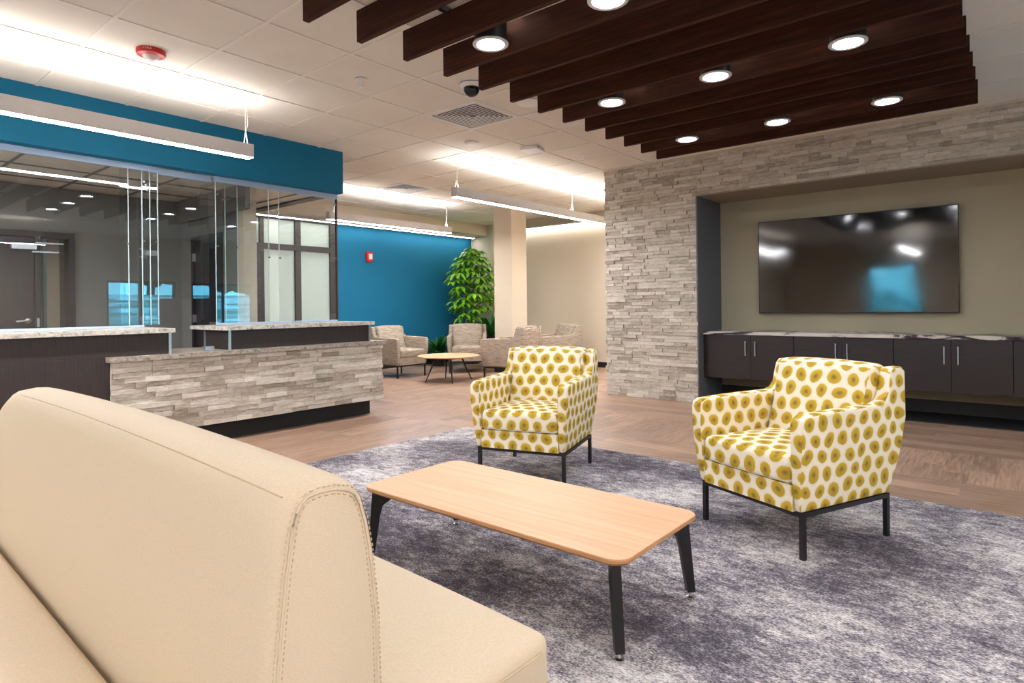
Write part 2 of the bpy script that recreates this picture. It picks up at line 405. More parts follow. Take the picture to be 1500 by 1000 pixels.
# ------------------------------------------------------------------ stone cladding
def ledger(bm, u0, u1, z0, z1, to3d, hole=None, rowh=.05, proud=.022, seed=1, minl=.12, maxl=.36):
    """boxes laid in rows; to3d(u, z, d) d = projection out of the face"""
    rr = random.Random(seed); tn = bm.loops.layers.float_color.get('tone') or bm.loops.layers.float_color.new('tone')
    n = max(1, round((z1-z0)/rowh)); h = (z1-z0)/n
    for r in range(n):
        za, zb = z0+r*h, z0+(r+1)*h
        u = u0 - rr.random()*.2
        while u < u1:
            ln = rr.uniform(minl, maxl); a, b = max(u, u0), min(u+ln, u1); u += ln
            segs = [(a, b)]
            if hole and zb > hole[2]+1e-3 and za < hole[3]-1e-3:
                segs = []
                if a < hole[0]: segs.append((a, min(b, hole[0])))
                if b > hole[1]: segs.append((max(a, hole[1]), b))
            for a2, b2 in segs:
                if b2-a2 < .004: continue
                d = rr.random()**1.3*proud; t = min(1, max(0, rr.gauss(.56, .30)))
                g = .0008
                P = [(a2+g, za+g), (b2-g, za+g), (b2-g, zb-g), (a2+g, zb-g)]
                tilt = rr.uniform(-.003, .003)
                back = [bm.verts.new(to3d(p[0], p[1], -.01)) for p in P]
                fr = [bm.verts.new(to3d(p[0], p[1], d+(tilt if i in (0, 3) else -tilt))) for i, p in enumerate(P)]
                fs = [bm.faces.new(fr)]+[bm.faces.new((back[i], back[(i+1) % 4], fr[(i+1) % 4], fr[i])) for i in range(4)]
                for f in fs:
                    for l in f.loops: l[tn] = (t, t, t, 1)
SX = 6.825
RY0, RY1, RZ1, RX, SY = -1.1, 2.852, 2.395, 7.55, 4.073       # recess jambs, head height, recess back plane, stone end
sbox('wall_right', (SX+.03, RX+.2, RY1, SY, 0, CEIL), M['reveal'])
sbox('wall_right_header', (SX+.03, RX+.2, RY0, RY1, RZ1, CEIL), M['soffitunder'])
sbox('wall_right_recess', (RX, RX+.2, RY0, RY1, 0, RZ1), M['recess'])
sbox('wall_right_pier', (SX+.03, RX+.2, RY0-.4, RY0, 0, CEIL), M['reveal'])
bm = B(); ledger(bm, RY0-.4, SY, 0.0, CEIL-.025, lambda u, z, d: (SX+.02-d, u, z), hole=(RY0, RY1, -.1, RZ1), rowh=.0405, seed=3, proud=.024, minl=.09, maxl=.3)
ledger(bm, SX+.01, RX+.2, 0.0, CEIL-.025, lambda u, z, d: (u, SY+.002+d, z), rowh=.0405, seed=4)
st = obj('wall_right_stone', bm, M['stone']); struct(st)
sbox('trim_1', (SX-.012, SX+.03, RY0-.4, SY+.02, CEIL-.025, CEIL-.001), M['gypsum'])
sbox('trim_2', (SX-.006, SX+.03, RY1-.006, RY1+.010, 0, RZ1+.004), M['reveal'])
sbox('trim_3', (SX-.008, SX+.03, RY0, RY1, RZ1-.006, RZ1+.008), M['soffitunder'])
sbox('baseboard_recess', (RX-.015, RX, RY0, RY1, 0, .14), M['black'])
sbox('floor_recess_shade', (SX+.12, RX-.015, RY0, RY1, 0, .012), M['black'])  # thin black sheet standing in for the shade on the recess floor

# ------------------------------------------------------------------ far walls, column, other shell
WB, WX = 9.15, 9.7
sbox('wall_back_blue', (6.3, WX, WB, WB+.15, 0, CEIL), M['blue'])
sbox('wall_back_left', (-6.1, 4.64, WB, WB+.15, 0, CEIL), M['taupe'])
sbox('wall_back_header', (4.64, 6.3, WB, WB+.15, 2.66, CEIL), M['gypsum'])
sbox('wall_far_right', (WX, WX+.15, 3.9, WB+.15, 0, CEIL), M['beige'])
sbox('wall_behind_stone', (RX+.2, WX+.15, 3.8, 3.9, 0, CEIL), M['beige'])
sbox('baseboard_blue', (6.3, WX, WB-.012, WB, 0, .1), M['black'])
sbox('baseboard_far_right', (WX-.012, WX, 3.9, WB-.012, 0, .1), M['black'])
sbox('ceiling_bulkhead', (4.1, WX-.001, 8.7, WB-.001, 2.645, CEIL+.002), M['gypsum'])
for (a, b_) in ((4.4, 7.2), (7.25, 9.6)):
    t = thing('cove_light', 'long white linear light strip under the bulkhead along the %s' % ('blue back wall' if a < 6 else 'corner behind the tall plant'), 'ceiling light', ((a+b_)/2, 8.98, 2.60))
    h = (b_-a)/2
    bm = B(); box(bm, -h, h, -.04, .04, .0, .0445); bevel_all(bm, .004, 1); obj('housing', bm, M['fixture'], t)
    bm = B(); box(bm, -h+.01, h-.01, -.032, .032, -.006, -.0005); obj('diffuser', bm, M['cove'], t)
t = thing('cove_light', 'thin lit strip high on the beige far wall right of the column', 'ceiling light', (9.64, 6.5, 2.68))
bm = B(); box(bm, -.03, .059, -2.3, 1.9, -.0, .03); obj('housing', bm, M['fixture'], t)
bm = B(); box(bm, -.022, .04, -2.28, 1.88, -.006, -.0005); obj('diffuser', bm, M['cove'], t)
sbox('column', (8.0, 8.41, 6.614, 7.006, 0, CEIL), M['beige'], bev=.006)
sbox('baseboard_column', (7.99, 8.42, 6.604, 7.016, 0, .1), M['black'])

# shell behind the camera
def wall_with_windows(name, axis, pos, u0, u1, wins, mat, thick=.15, inward=1):
    """wins: (ua, ub, za, zb)"""
    bm = B()
    def b2(a, b_, z0, z1):
        if b_-a < 1e-3 or z1-z0 < 1e-3: return
        if axis == 'y': box(bm, a, b_, pos, pos+thick, z0, z1)
        else: box(bm, pos, pos+thick, a, b_, z0, z1)
    cur = u0
    for (a, b_, z0, z1) in wins:
        b2(cur, a, 0, CEIL); b2(a, b_, 0, z0); b2(a, b_, z1, CEIL); cur = b_
    b2(cur, u1, 0, CEIL)
    return struct(obj(name, bm, mat))
wall_with_windows('wall_front', 'y', -4.15, -6.1, 8.8, [(4.78, 6.28, .1, 1.83), (6.64, 8.2, .1, 1.80)], M['beige'])
wall_with_windows('wall_left', 'x', -6.15, -4, 5.74, [(2.2, 3.4, .05, 2.15)], M['beige'])
sbox('wall_front_right', (8.65, 8.8, -4, -1.35, 0, CEIL), M['beige'])
sbox('wall_front_return', (RX+.2, 8.8, -1.5, -1.35, 0, CEIL), M['beige'])
def window(n, axis, pos, a, b_, z0, z1, nm):
    f = B(); w = .05
    def bb(bm, p, q, s0, s1, d=.04):
        if axis == 'y': box(bm, p, q, pos-d, pos+d, s0, s1)
        else: box(bm, pos-d, pos+d, p, q, s0, s1)
    bb(f, a, b_, z0, z0+w); bb(f, a, b_, z1-w, z1); bb(f, a, a+w, z0+w, z1-w); bb(f, b_-w, b_, z0+w, z1-w)
    for i in range(1, nm):
        c = a+(b_-a)*i/nm; bb(f, c-w/2, c+w/2, z0+w, z1-w)
    fo = struct(obj('window_%d' % n, f, M['bronze']))
    g = B(); bb(g, a+w, b_-w, z0+w, z1-w, .004); obj('pane', g, M['glass'], fo)
for i, (ax, ps, a, b_, z0, z1, nm) in enumerate([('y', -4.08, 4.78, 6.28, .1, 1.83, 2), ('y', -4.08, 6.64, 8.2, .1, 1.80, 2), ('x', -6.08, 2.2, 3.4, .05, 2.15, 1)]):
    window(i+1, ax, ps, a, b_, z0, z1, nm)
# outdoors seen only as reflections
def ground(name, x0, x1, y0, y1, z, mat):
    bm = B(); box(bm, x0, x1, y0, y1, z-.05, z); return struct(obj(name, bm, mat))
ground('ground_lawn', -60, 60, -60, -4.2, -.12, M['snow'])
ground('ground_lawn_side', -60, -7.3, -4.2, 40, -.12, M['snow'])
bm = B(); prism(bm, [(-10, -.16), (-15, 1.75), (-60, 1.8), (-60, -.16)], lambda p, sd: (-40 if sd else 40, p[0], p[1])); struct(obj('ground_bank', bm, M['bank']))
bm = B(); prism(bm, [(-12, -.16), (-17, 1.5), (-60, 1.6), (-60, -.16)], lambda p, sd: (p[0], -8 if sd else 40, p[1])); struct(obj('ground_bank_side', bm, M['bank']))
def tree_at(x, y, s, i):
    rr = random.Random(i)
    t = thing('tree', 'green tree standing outside the lobby windows', 'tree', (x, y, 1.72), 0, 'trees outside the lobby windows')
    bm = B(); tube(bm, [(0, 0, 0), (.05, 0, 1.2*s), (0, .05, 2.6*s)], [.16*s, .12*s, .05*s], 8); obj('trunk', bm, M['bark'], t, True)
    bm = B()
    for k in range(9):
        c = Vector((rr.uniform(-1, 1)*s, rr.uniform(-1, 1)*s, rr.uniform(.9, 3.4)*s)); q = rr.uniform(.7, 1.1)*s
        r = bmesh.ops.create_icosphere(bm, subdivisions=3, radius=q, matrix=Matrix.Translation(c))
        for v in r['verts']:
            n = (v.co-c).normalized(); v.co += n*rr.uniform(-.12, .12)*s
    obj('crown', bm, M['tree'], t)
for i in range(8): tree_at(-8+i*4.7+R.uniform(-.3, .3), -18+R.uniform(-1, 1), R.uniform(1.0, 1.15), i)

# ------------------------------------------------------------------ office behind the reception glass
OZ, SFY, SFX, SFZ = 2.42, 5.74, 4.034, 2.412
sbox('wall_soffit_blue', (-1.2, SFX, SFY, SFY+.12, SFZ, CEIL), M['blue'])
sbox('wall_soffit_side', (SFX-.1, SFX, SFY+.12, 7.78, SFZ, CEIL), M['blue'])
sbox('ceiling_office_beam', (SFX-.11, SFX-.002, SFY+.12, 7.78, SFZ-.012, SFZ-.0005), M['taupe'])
sbox('ceiling_office', (-2.9, SFX-.1, SFY+.12, 7.78, OZ+.004, OZ+.06), M['tile'])
bm = B()
x = GX-5*PT
while x < 3.9:
    box(bm, x-.012, x+.012, SFY+.12, 7.64, OZ-.004, OZ+.006); x += PT
y = 5.9+.1
while y < 7.6:
    box(bm, -2.9, 3.1, y-.012, y+.012, OZ-.0043, OZ+.006); y += PT
g = obj('ceiling_office_grid', bm, M['taupe']); struct(g)
sbox('wall_office_gable', (-6.1, -1.2, SFY, SFY+.12, 0, CEIL), M['beige'])
BY = 7.65
sbox('wall_office_back', (2.03, 3.25, BY, BY+.12, 0, OZ), M['taupe'])
sbox('wall_office_back_left', (-3, .6, BY, BY+.12, 0, OZ), M['taupe'])
sbox('wall_office_back_header', (.6, 2.03, BY, BY+.12, 1.96, OZ), M['taupe'])
sbox('wall_office_left', (-3.1, -2.9, SFY+.12, BY+.12, 0, OZ), M['taupe'])
OX = 3.1
sbox('wall_office_side', (OX, OX+.12, 6.25, 6.59, 0, OZ), M['taupe'])
sbox('wall_office_side_far', (OX, OX+.12, 7.35, BY, 0, OZ), M['taupe'])
sbox('wall_office_side_header', (OX, OX+.12, 6.59, 7.35, 1.98, OZ), M['taupe'])
sbox('ceiling_office_bulkhead', (OX-.05, OX, 6.0, BY, 2.165, OZ), M['taupe'])
sbox('trim_4', (OX-.01, OX+.13, 6.12, 6.25, 0, OZ), M['gypsum'])
d = struct(obj('door_1', (lambda bm: (box(bm, OX+.01, OX+.05, 6.64, 7.30, .01, 1.94), bm)[1])(B()), M['doorwood']))
fr = B(); box(fr, OX-.015, OX+.1, 6.59, 6.64, 0, 1.98); box(fr, OX-.015, OX+.1, 7.30, 7.35, 0, 1.98); box(fr, OX-.015, OX+.1, 6.64, 7.30, 1.94, 1.98)
struct(obj('trim_5', fr, M['doorwood']))
for z in (.25, 1.0, 1.7):
    bm = B(); box(bm, OX-.02, OX+.012, 7.285, 7.315, z, z+.09); obj('hinge', bm, M['steel'], d)
bm = B(); tube(bm, [(OX+.01, 6.71, 1.0), (OX-.04, 6.71, 1.0), (OX-.045, 6.73, 1.0), (OX-.045, 6.82, 1.0)], .009, 8); obj('lever_handle', bm, M['steel'], d, True)
fr = B(); box(fr, .6, 2.03, BY-.03, BY+.14, 1.90, 1.96); box(fr, 1.98, 2.03, BY-.03, BY+.14, 0, 1.90); box(fr, 1.69, 1.735, BY-.03, BY+.14, 0, 1.90); box(fr, .6, .65, BY-.03, BY+.14, 0, 1.90)
struct(obj('trim_6', fr, M['doorwood']))
d = struct(obj('door_2', (lambda bm: (box(bm, .655, 1.688, BY, BY+.045, .01, 1.895), bm)[1])(B()), M['doorwood']))
bm = B(); lathe(bm, [(.026, 0), (.026, .008), (.020, .012)], 20)
for v in bm.verts: v.co = Vector((1.635+v.co.x, BY-v.co.z, 1.055+v.co.y))
tube(bm, [(1.635, BY, 1.055), (1.635, BY-.05, 1.055), (1.62, BY-.055, 1.055), (1.53, BY-.055, 1.05)], .009, 8); obj('lever_handle', bm, M['steel'], d, True)
bm = B(); box(bm, 1.70, 1.72, BY-.04, BY-.03, .99, 1.08); obj('strike_plate', bm, M['steel'], d)
bm = B(); box(bm, 1.5, 1.7, BY-.055, BY, 1.77, 1.83); box(bm, 1.69, 1.92, BY-.07, BY-.055, 1.83, 1.845); box(bm, 1.66, 1.88, BY-.07, BY-.055, 1.74, 1.755); obj('door_closer', bm, M['steel'], d)
sbox('wall_corridor_end', (1.86, 1.975, BY+.3, BY+.42, 0, 2.4), M['gypsum'])
sbox('wall_corridor_post', (1.745, 1.775, BY+.2, BY+.24, 0, 2.4), M['gypsum'])
sbox('wall_corridor_back', (.5, 3.3, 9.0, 9.1, 0, 2.4), M['taupe'])
sbox('ceiling_corridor', (.5, 3.25, BY+.12, 9.1, 2.4, 2.45), M['tile'])

# storefront in the blue back wall
bm = B(); y0, y1 = WB+.01, WB+.1
V = [(4.64, 4.70), (4.887, 4.955), (5.50, 5.60), (6.162, 6.30)]
for a, b_ in V: box(bm, a, b_, y0, y1, 0, 2.66)
for a, b_ in zip([v[1] for v in V[:-1]], [v[0] for v in V[1:]]):
    box(bm, a, b_, y0, y1, 2.585, 2.66); box(bm, a, b_, y0, y1, 2.10, 2.19); box(bm, a, b_, y0, y1, 0, .15)
w = struct(obj('window_7', bm, M['bronze']))
for i, (a, b_) in enumerate(zip([v[1] for v in V[:-1]], [v[0] for v in V[1:]])):
    g = B(); box(g, a, b_, WB+.05, WB+.06, 2.19, 2.585); obj('pane', g, M['frost'], w)
    g = B(); box(g, a, b_, WB+.05, WB+.06, .15, 2.10); obj('pane', g, M['frost'] if i else M['doorbeige'], w)
g = B(); box(g, 4.82, 4.887, WB+.0, WB+.045, .15, 2.10); obj('door_stile', g, M['doorwood'], w)
g = B(); box(g, 4.6, 6.3, WB+.2, WB+.3, 0, CEIL); struct(obj('wall_behind_storefront', g, M['gypsum']))

# ------------------------------------------------------------------ reception desk
DY = 5.30
D = thing('reception_desk', 'long low reception desk front clad in pale split-face stone blocks', 'reception desk', (2.9, 5.6, 0))
def child(o, off): o.matrix_parent_inverse = Matrix.Translation((-off[0], -off[1], -off[2])); return o
def cbox(name, dims, mat, par, bev=0):
    bm = B(); box(bm, *dims)
    if bev: bevel_all(bm, bev, 2)
    o = obj(name, bm, mat, par); return child(o, par.location)
cbox('end_panel', (1.613, 1.641, DY+.05, 5.78, .166, .7515), M['espressov'], D)
cbox('body', (1.643, 4.20, DY+.035, 5.78, .165, .752), M['espressov'], D)
cbox('toe_kick', (-1.1, 4.13, DY+.135, 5.7, 0, .165), M['black'], D)
bm = B(); ledger(bm, 1.64, 4.215, .165, .75, lambda u, z, d: (u, DY+.024-d, z), rowh=.042, seed=9, proud=.024, minl=.12, maxl=.34)
ledger(bm, DY+.03, 5.74, .165, .75, lambda u, z, d: (4.205+d, u, z), rowh=.042, seed=10, proud=.018)
ledger(bm, DY+.024, 5.345, .165, .75, lambda u, z, d: (1.642-d*.4, u, z), rowh=.042, seed=12, proud=.01)
child(obj('stone_cladding', bm, M['stone'], D), D.location)
T = thing('desk_countertop', 'low grey-brown granite countertop slab lying on the stone desk front', 'countertop', (2.9, 5.6, .752))
bm = B(); box(bm, 1.615, 4.25, DY-.02, 6.0, .753, .791); bevel_all(bm, .004, 2); child(obj('slab', bm, M['granitelow'], T), T.location)
def raised(name, label, x0, x1, full, loc, ends):
    H = thing(name, label, 'counter', loc)
    cbox('front_panel', (x0, x1, DY+.05, 5.86, .792, .963), M['espressov'], H)
    if full: cbox('lower_panel', (x0, 1.612, DY+.05, 5.84, .166, .7915), M['espressov'], H)
    for e in ends: cbox('corner_trim', (e-.010, e+.010, DY+.038, DY+.052, .792, .963), M['steel'], H)
    return H
tl = raised('transaction_counter', 'left dark raised transaction counter running behind the cream bench', -1.1, 2.07, True, (.5, 5.6, 0), [2.07])
t = raised('transaction_counter', 'right dark raised transaction counter standing on the low granite top', 2.56, 4.07, False, (3.3, 5.6, .792), [2.562, 4.066])
cbox('corner_trim', (2.549, 2.561, 5.80, 5.82, .792, .963), M['steel'], t)
for (x0, x1, t) in ((-1.15, 2.10, tl), (2.51, 4.11, t)):
    bm = B(); box(bm, x0, x1, DY+.01, 6.02, .964, 1.0); bevel_all(bm, .004, 2); so = child(obj('countertop', bm, M['granite'], t), t.location); so['label'] = 'pale veined granite top'

# glass screens
GY0 = 5.865
def screen_thing(label, panes, chans, clips, loc):
    t = thing('glass_screen', label, 'glass screen', loc)
    for p in panes: cbox('glass_pane', p, M['glass'], t)
    for c in chans: cbox('channel', c, M['channel'], t, .003)
    for (x, y, z) in clips:
        bm = B(); tube(bm, [(x, y-.012, z), (x, y+.012, z)], .009, 10); child(obj('clip', bm, M['chrome'], t, True), t.location)
    return t
th = .006; z0, z1 = 1.018, 2.37
tL = screen_thing('left clear glass screen standing above the left raised counter', [(-1.15, 1.95, GY0, GY0+th, z0, z1), (2.06, 2.185, GY0, GY0+th, z0, z1), (2.18, 2.18+th, GY0+.01, 6.3, 1.05, z1), (1.9, 2.12, GY0+.05, GY0+.05+th, z0, z1)],
    [(-1.15, 2.19, GY0-.015, GY0+.02, 2.362, 2.411), (-1.15, 2.06, GY0-.015, GY0+.02, 1.001, 1.018)], [(1.94, GY0+.003, 2.2), (2.07, GY0+.003, 2.27), (2.17, GY0+.003, 1.75), (2.07, GY0+.003, 1.75), (1.94, GY0+.003, 1.72), (2.1, GY0+.05, 2.25)], (.5, GY0, 1.0))
tM = screen_thing('narrow middle glass screen set back between the two raised counters', [(2.2, 2.64, GY0+.035, GY0+.035+th, 1.25, z1)], [(2.195, 2.665, GY0+.02, GY0+.055, 2.355, 2.411)], [(2.56, GY0+.035, 2.24), (2.5, GY0+.035, 2.24)], (2.4, GY0+.04, 1.8))
rt = screen_thing('right clear glass screen standing above the right raised counter', [(2.69, 3.225, GY0, GY0+th, z0, z1), (3.34, 4.02, GY0, GY0+th, z0, z1), (2.69, 2.69+th, GY0+.01, 6.2, 1.05, z1), (2.78, 2.92, GY0+.04, GY0+.04+th, z0, z1)],
    [(2.675, 4.03, GY0-.02, GY0+.016, 2.360, 2.411), (2.69, 4.02, GY0-.02, GY0+.016, 1.001, 1.018)], [(2.71, GY0, 2.24), (2.77, GY0, 2.2), (2.86, GY0, 2.24), (2.71, GY0, 1.75), (2.9, GY0, 1.75), (3.225, GY0, 1.67), (3.34, GY0, 1.67), (4.01, GY0, 2.3), (4.01, GY0, 1.7)], (3.4, GY0, 1.0))
for x, y in ((3.225, GY0), (3.337, GY0), (2.69, GY0-.002), (2.80, GY0+.04), (2.92, GY0+.04)):
    cbox('pane_edge', (x-.0028, x+.0028, y-.001, y+th+.001, z0, z1), M['glassedge'], rt)
cbox('pane_clip', (3.225, 3.337, GY0-.004, GY0+.008, 2.10, 2.106), M['chrome'], rt)
cbox('end_post', (4.02, 4.034, GY0-.012, GY0+.016, 1.001, 2.362), M['bronze'], rt)
cbox('pane_foot', (2.42, 2.5, 5.5, 5.56, .792, .822), M['steel'], tM)
for x in (1.95, 2.057, 2.183, 2.12):
    cbox('pane_edge', (x-.0028, x+.0028, GY0-.001, GY0+.008, z0, z1), M['glassedge'], tL)

# ------------------------------------------------------------------ credenza, TV
G = 'wall-hung cabinets under the television'
CX = 6.965; mids = [2.305, 1.392, .481, -.43]; edges = [2.848, 1.852, .941, .035, -.87, -1.08]
names = ['dark two-door wall cabinet nearest the stone corner', 'dark two-door wall cabinet, second from the stone corner', 'dark two-door wall cabinet, third from the stone corner, behind the right dotted armchair', 'dark wall cabinet cut off by the right edge of the photo']
for i in range(4):
    ya, yb = edges[i], edges[i+1]; ym = mids[i]
    t = thing('wall_cabinet', names[i], 'cabinet', (CX+.25, ym, .29), 0, None)
    bm = B(); box(bm, -.23, .333, yb-ym+.002, ya-ym-.002, 0, .50); obj('body', bm, M['espresso'], t)
    for s in (1, -1):
        a, b_ = (0.002, ya-ym-.003) if s > 0 else (yb-ym+.003, -.002)
        bm = B(); box(bm, -.25, -.231, a, b_, .003, .497); bevel_all(bm, .0015, 1); dr = obj('door', bm, M['espresso'], t)
        yh = s*.053
        bm = B(); tube(bm, [(-.279, yh, .27), (-.279, yh, .435)], .005, 10)
        tube(bm, [(-.25, yh, .285), (-.279, yh, .285)], .004, 8); tube(bm, [(-.25, yh, .42), (-.279, yh, .42)], .004, 8)
        obj('handle', bm, M['steel'], dr, True)
T = thing('credenza_top', 'long white stone shelf top with dark veins lying over the wall cabinets', 'countertop', (7.2, .9, .79))
bm = B()
xs = 60; prev = None
L0, L1 = RY0+.01, RY1-.012
def fe(y): return 6.945 + .006*math.sin(y*9)+.008*math.sin(y*3.3+1)
top, bot = [], []
for i in range(xs+1):
    y = L0+(L1-L0)*i/xs
    a = bm.verts.new((fe(y), y, .791)); b_ = bm.verts.new((fe(y)-.004, y, .826)); c = bm.verts.new((RX-.002, y, .826)); d_ = bm.verts.new((RX-.002, y, .791))
    cur = (a, b_, c, d_)
    if prev:
        for j in range(4): bm.faces.new((prev[j], prev[(j+1) % 4], cur[(j+1) % 4], cur[j]))
    else: bm.faces.new(cur)
    prev = cur
bm.faces.new(prev[::-1]); child(obj('slab', bm, M['marble'], T), T.location)

TV = thing('television', 'large wide flat black television mounted on the olive recess wall', 'television', (7.515, 1.405, 1.567))
bm = B(); box(bm, -.035, .0, -.962, .968, -.540, .540); bevel_all(bm, .005, 2); obj('housing', bm, M['blackmetal'], TV)
bm = B(); soft_n = 24
g = [[bm.verts.new((-.0365, -.953+1.912*i/soft_n, -.529+1.060*j/14)) for j in range(15)] for i in range(soft_n+1)]
for i in range(soft_n):
    for j in range(14): bm.faces.new((g[i][j], g[i+1][j], g[i+1][j+1], g[i][j+1]))
ret = bmesh.ops.extrude_face_region(bm, geom=bm.faces[:])
for v in [e for e in ret['geom'] if isinstance(e, bmesh.types.BMVert)]: v.co.x += .002
obj('screen', bm, M['screen'], TV, False)
bm = B(); box(bm, .0005, .0345, -.3, .3, -.25, .25); obj('wall_mount', bm, M['blackmetal'], TV)
# ------------------------------------------------------------------ wood slat ceiling
ORD = ['first', 'second', 'third', 'fourth', 'fifth', 'sixth', 'seventh', 'eighth', 'ninth', 'tenth', 'eleventh', 'twelfth', 'thirteenth', 'fourteenth', 'fifteenth', 'sixteenth', 'seventeenth', 'eighteenth']
SP = .338
me0 = None
for i in range(17):
    x = 5.852-SP*i
    if i == 0:
        bm = B(); box(bm, -.017, .017, -1.323, 1.323, 0, .176); bevel_all(bm, .002, 1)
        o = obj('ceiling_slat', bm, M['slat']); me0 = o
    else:
        o = me0.copy(); C.objects.link(o)
    o.location = (x, 1.543, 2.65)
    tag(o, '%s dark walnut ceiling slat counted from the stone wall' % ORD[i], 'ceiling slat', 'dark wood slats hung from the ceiling')
for j, y in enumerate((2.50, .55)):
    bm = B(); box(bm, -2.8, 2.8, -.015, .015, 0, .03)
    for k in range(5): box(bm, -2.6+k*1.3-.01, -2.6+k*1.3+.01, -.01, .01, .03, .0365)
    o = obj('slat_rail', bm, M['blackmetal'], None, loc=(3.15, y, 2.8265)); tag(o, 'black metal hanging rail above the wood slats, %s one' % ('left' if j == 0 else 'right'), 'rail')
# downlights between the slats
DL = [(2.64, 2.32, 'row nearest the camera, left one'), (2.64, 1.545, 'row nearest the camera, cut by the top edge'), (2.64, .75, 'row nearest the camera, right one above the frame'),
      (3.96, 2.316, 'middle row, left one'), (3.96, 1.53, 'middle row, centre one'), (3.99, .747, 'middle row, right one'),
      (5.32, 2.317, 'row nearest the stone wall, left one'), (5.33, 1.53, 'row nearest the stone wall, centre one'), (5.31, .744, 'row nearest the stone wall, right one'),
      (1.3, 2.3, 'row behind the camera, left one'), (1.3, .75, 'row behind the camera, right one')]
first = None
for i, (x, y, lb) in enumerate(DL):
    if first is None:
        t = thing('downlight', '', 'ceiling light', (x, y, 2.65)); first = t
        bm = B(); lathe(bm, [(.098, -.004), (.103, 0), (.103, .006), (.094, .006), (.094, .006), (.08, .004), (.078, -.001), (.084, -.004), (.098, -.004)], 40, cap=False)
        o = obj('trim_ring', bm, M['fixture'], t, True)
        bm = B(); lathe(bm, [(.094, .0065), (.094, .165), (.08, .165), (.08, .012)], 32, cap=False); obj('can', bm, M['blackmetal'], t, True)
        bm = B(); lathe(bm, [(.079, .0), (.079, .004)], 40); o = obj('lens', bm, M['down'], t, False); o.location = (0, 0, .010)
    else:
        t = copy_tree(first); t.location = (x, y, 2.65)
    # snap between slats
    k = round((5.852-x)/SP-.5); t.location.x = 5.852-SP*(k+.5)
    tag(t, 'round white downlight between the wood slats, '+lb, 'ceiling light', 'round downlights between the slats')

# ------------------------------------------------------------------ linear pendants
def pendant(label, x0, x1, y, z0, hang):
    L = x1-x0; t = thing('pendant_light', label, 'pendant light', ((x0+x1)/2, y, z0), 0, 'linear pendant lights')
    bm = B(); h = .108; w = .040
    for s in (-1, 1): box(bm, -L/2, L/2, s*w-.0015, s*w+.0015, 0, h)
    box(bm, -L/2, -L/2+.004, -w, w, 0, h); box(bm, L/2-.004, L/2, -w, w, 0, h); box(bm, -L/2, L/2, -w, w, .05, .055)
    obj('housing', bm, M['fixture'], t)
    bm = B(); box(bm, -L/2+.005, L/2-.005, -w+.003, w-.003, -.003, .004); obj('diffuser', bm, M['led'], t)
    bm = B(); box(bm, -L/2+.02, L/2-.02, -w+.008, w-.008, .078, .083); obj('uplight_lens', bm, M['ledup'], t)
    for hx in hang:
        X = hx-(x0+x1)/2; zt = CEIL-z0
        bm = B(); lathe(bm, [(.045, zt-.012), (.05, zt-.008), (.05, zt-.0065)], 20, (X, 0, 0)); obj('canopy', bm, M['white'], t, True)
        bm = B(); tube(bm, [(X, 0, zt-.012), (X, 0, h+.10), (X, -.03, h)], .0022, 6); tube(bm, [(X, 0, h+.10), (X, .03, h)], .0022, 6)
        tube(bm, [(X+.012, 0, zt-.012), (X+.02, 0, zt-.2), (X+.004, 0, h+.11), (X+.02, .0, h-.02)], .0035, 6); obj('cable', bm, M['white'], t, True)
pendant('long white linear pendant hanging in front of the blue soffit above the desk', -2.6, 2.549, 4.9, 2.40, [2.50, 0.2, -2.5])
pendant('white linear pendant hanging in the far lounge between ceiling vent and stone wall', 4.92, 9.2, 4.9, 2.388, [4.968, 7.3, 9.1])
pendant('white linear pendant hanging in front of the blue far wall, ending near the column', 4.98, 7.39, 7.46, 2.395, [5.1, 7.3])
pendant('white linear pendant hanging at the left rear of the lobby', -5, -1.4, 2.0, 2.40, [-4.9, -1.5])
pendant('white linear pendant hanging at the right rear of the lobby', -4, 0.5, -1.4, 2.40, [-3.9, .4])
pendant('white linear pendant hanging by the lobby windows', -.6, 3.3, -2.4, 2.40, [-.5, 3.2])
pendant('added unseen pendant brightening the office from its left end', -2.4, 0.7, 6.7, 2.2, [-2.3, .5])  # added lamp out of view, only there to brighten the office

# ------------------------------------------------------------------ ceiling devices
t = thing('ceiling_strobe', 'round red fire alarm strobe on the ceiling, upper left', 'fire alarm', (1.615, 4.42, CEIL))
bm = B(); lathe(bm, [(.086, -.001), (.088, -.022), (.082, -.033), (.055, -.039)], 40); obj('housing', bm, M['red'], t, True)
bm = B(); lathe(bm, [(.053, -.037), (.045, -.052), (.026, -.063), (.005, -.066)], 28); obj('clear_lens', bm, M['lens'], t, True)
cu = bpy.data.curves.new('letters', 'FONT'); cu.size = .024; cu.extrude = .0008; cu.align_x = 'CENTER'; cu.space_character = 1.25; cu.body = 'FIRE'
to = bpy.data.objects.new('tmp', cu); C.objects.link(to); bpy.context.view_layer.update()
me = bpy.data.meshes.new_from_object(to.evaluated_get(bpy.context.evaluated_depsgraph_get())); bpy.data.objects.remove(to)
# bend the letters around the rim, facing the lobby (towards the camera)
dirv = Vector((-1.6, -4.42, 0)).normalized(); a0 = math.atan2(dirv.y, dirv.x)-.25
for v in me.vertices:
    x, y, z = v.co; an = a0 + x/.089; r = .0885+z
    v.co = (r*math.cos(an), r*math.sin(an), -.0215+y*.85)
me.materials.append(M['white']); o = bpy.data.objects.new('lettering', me); C.objects.link(o); o.parent = t

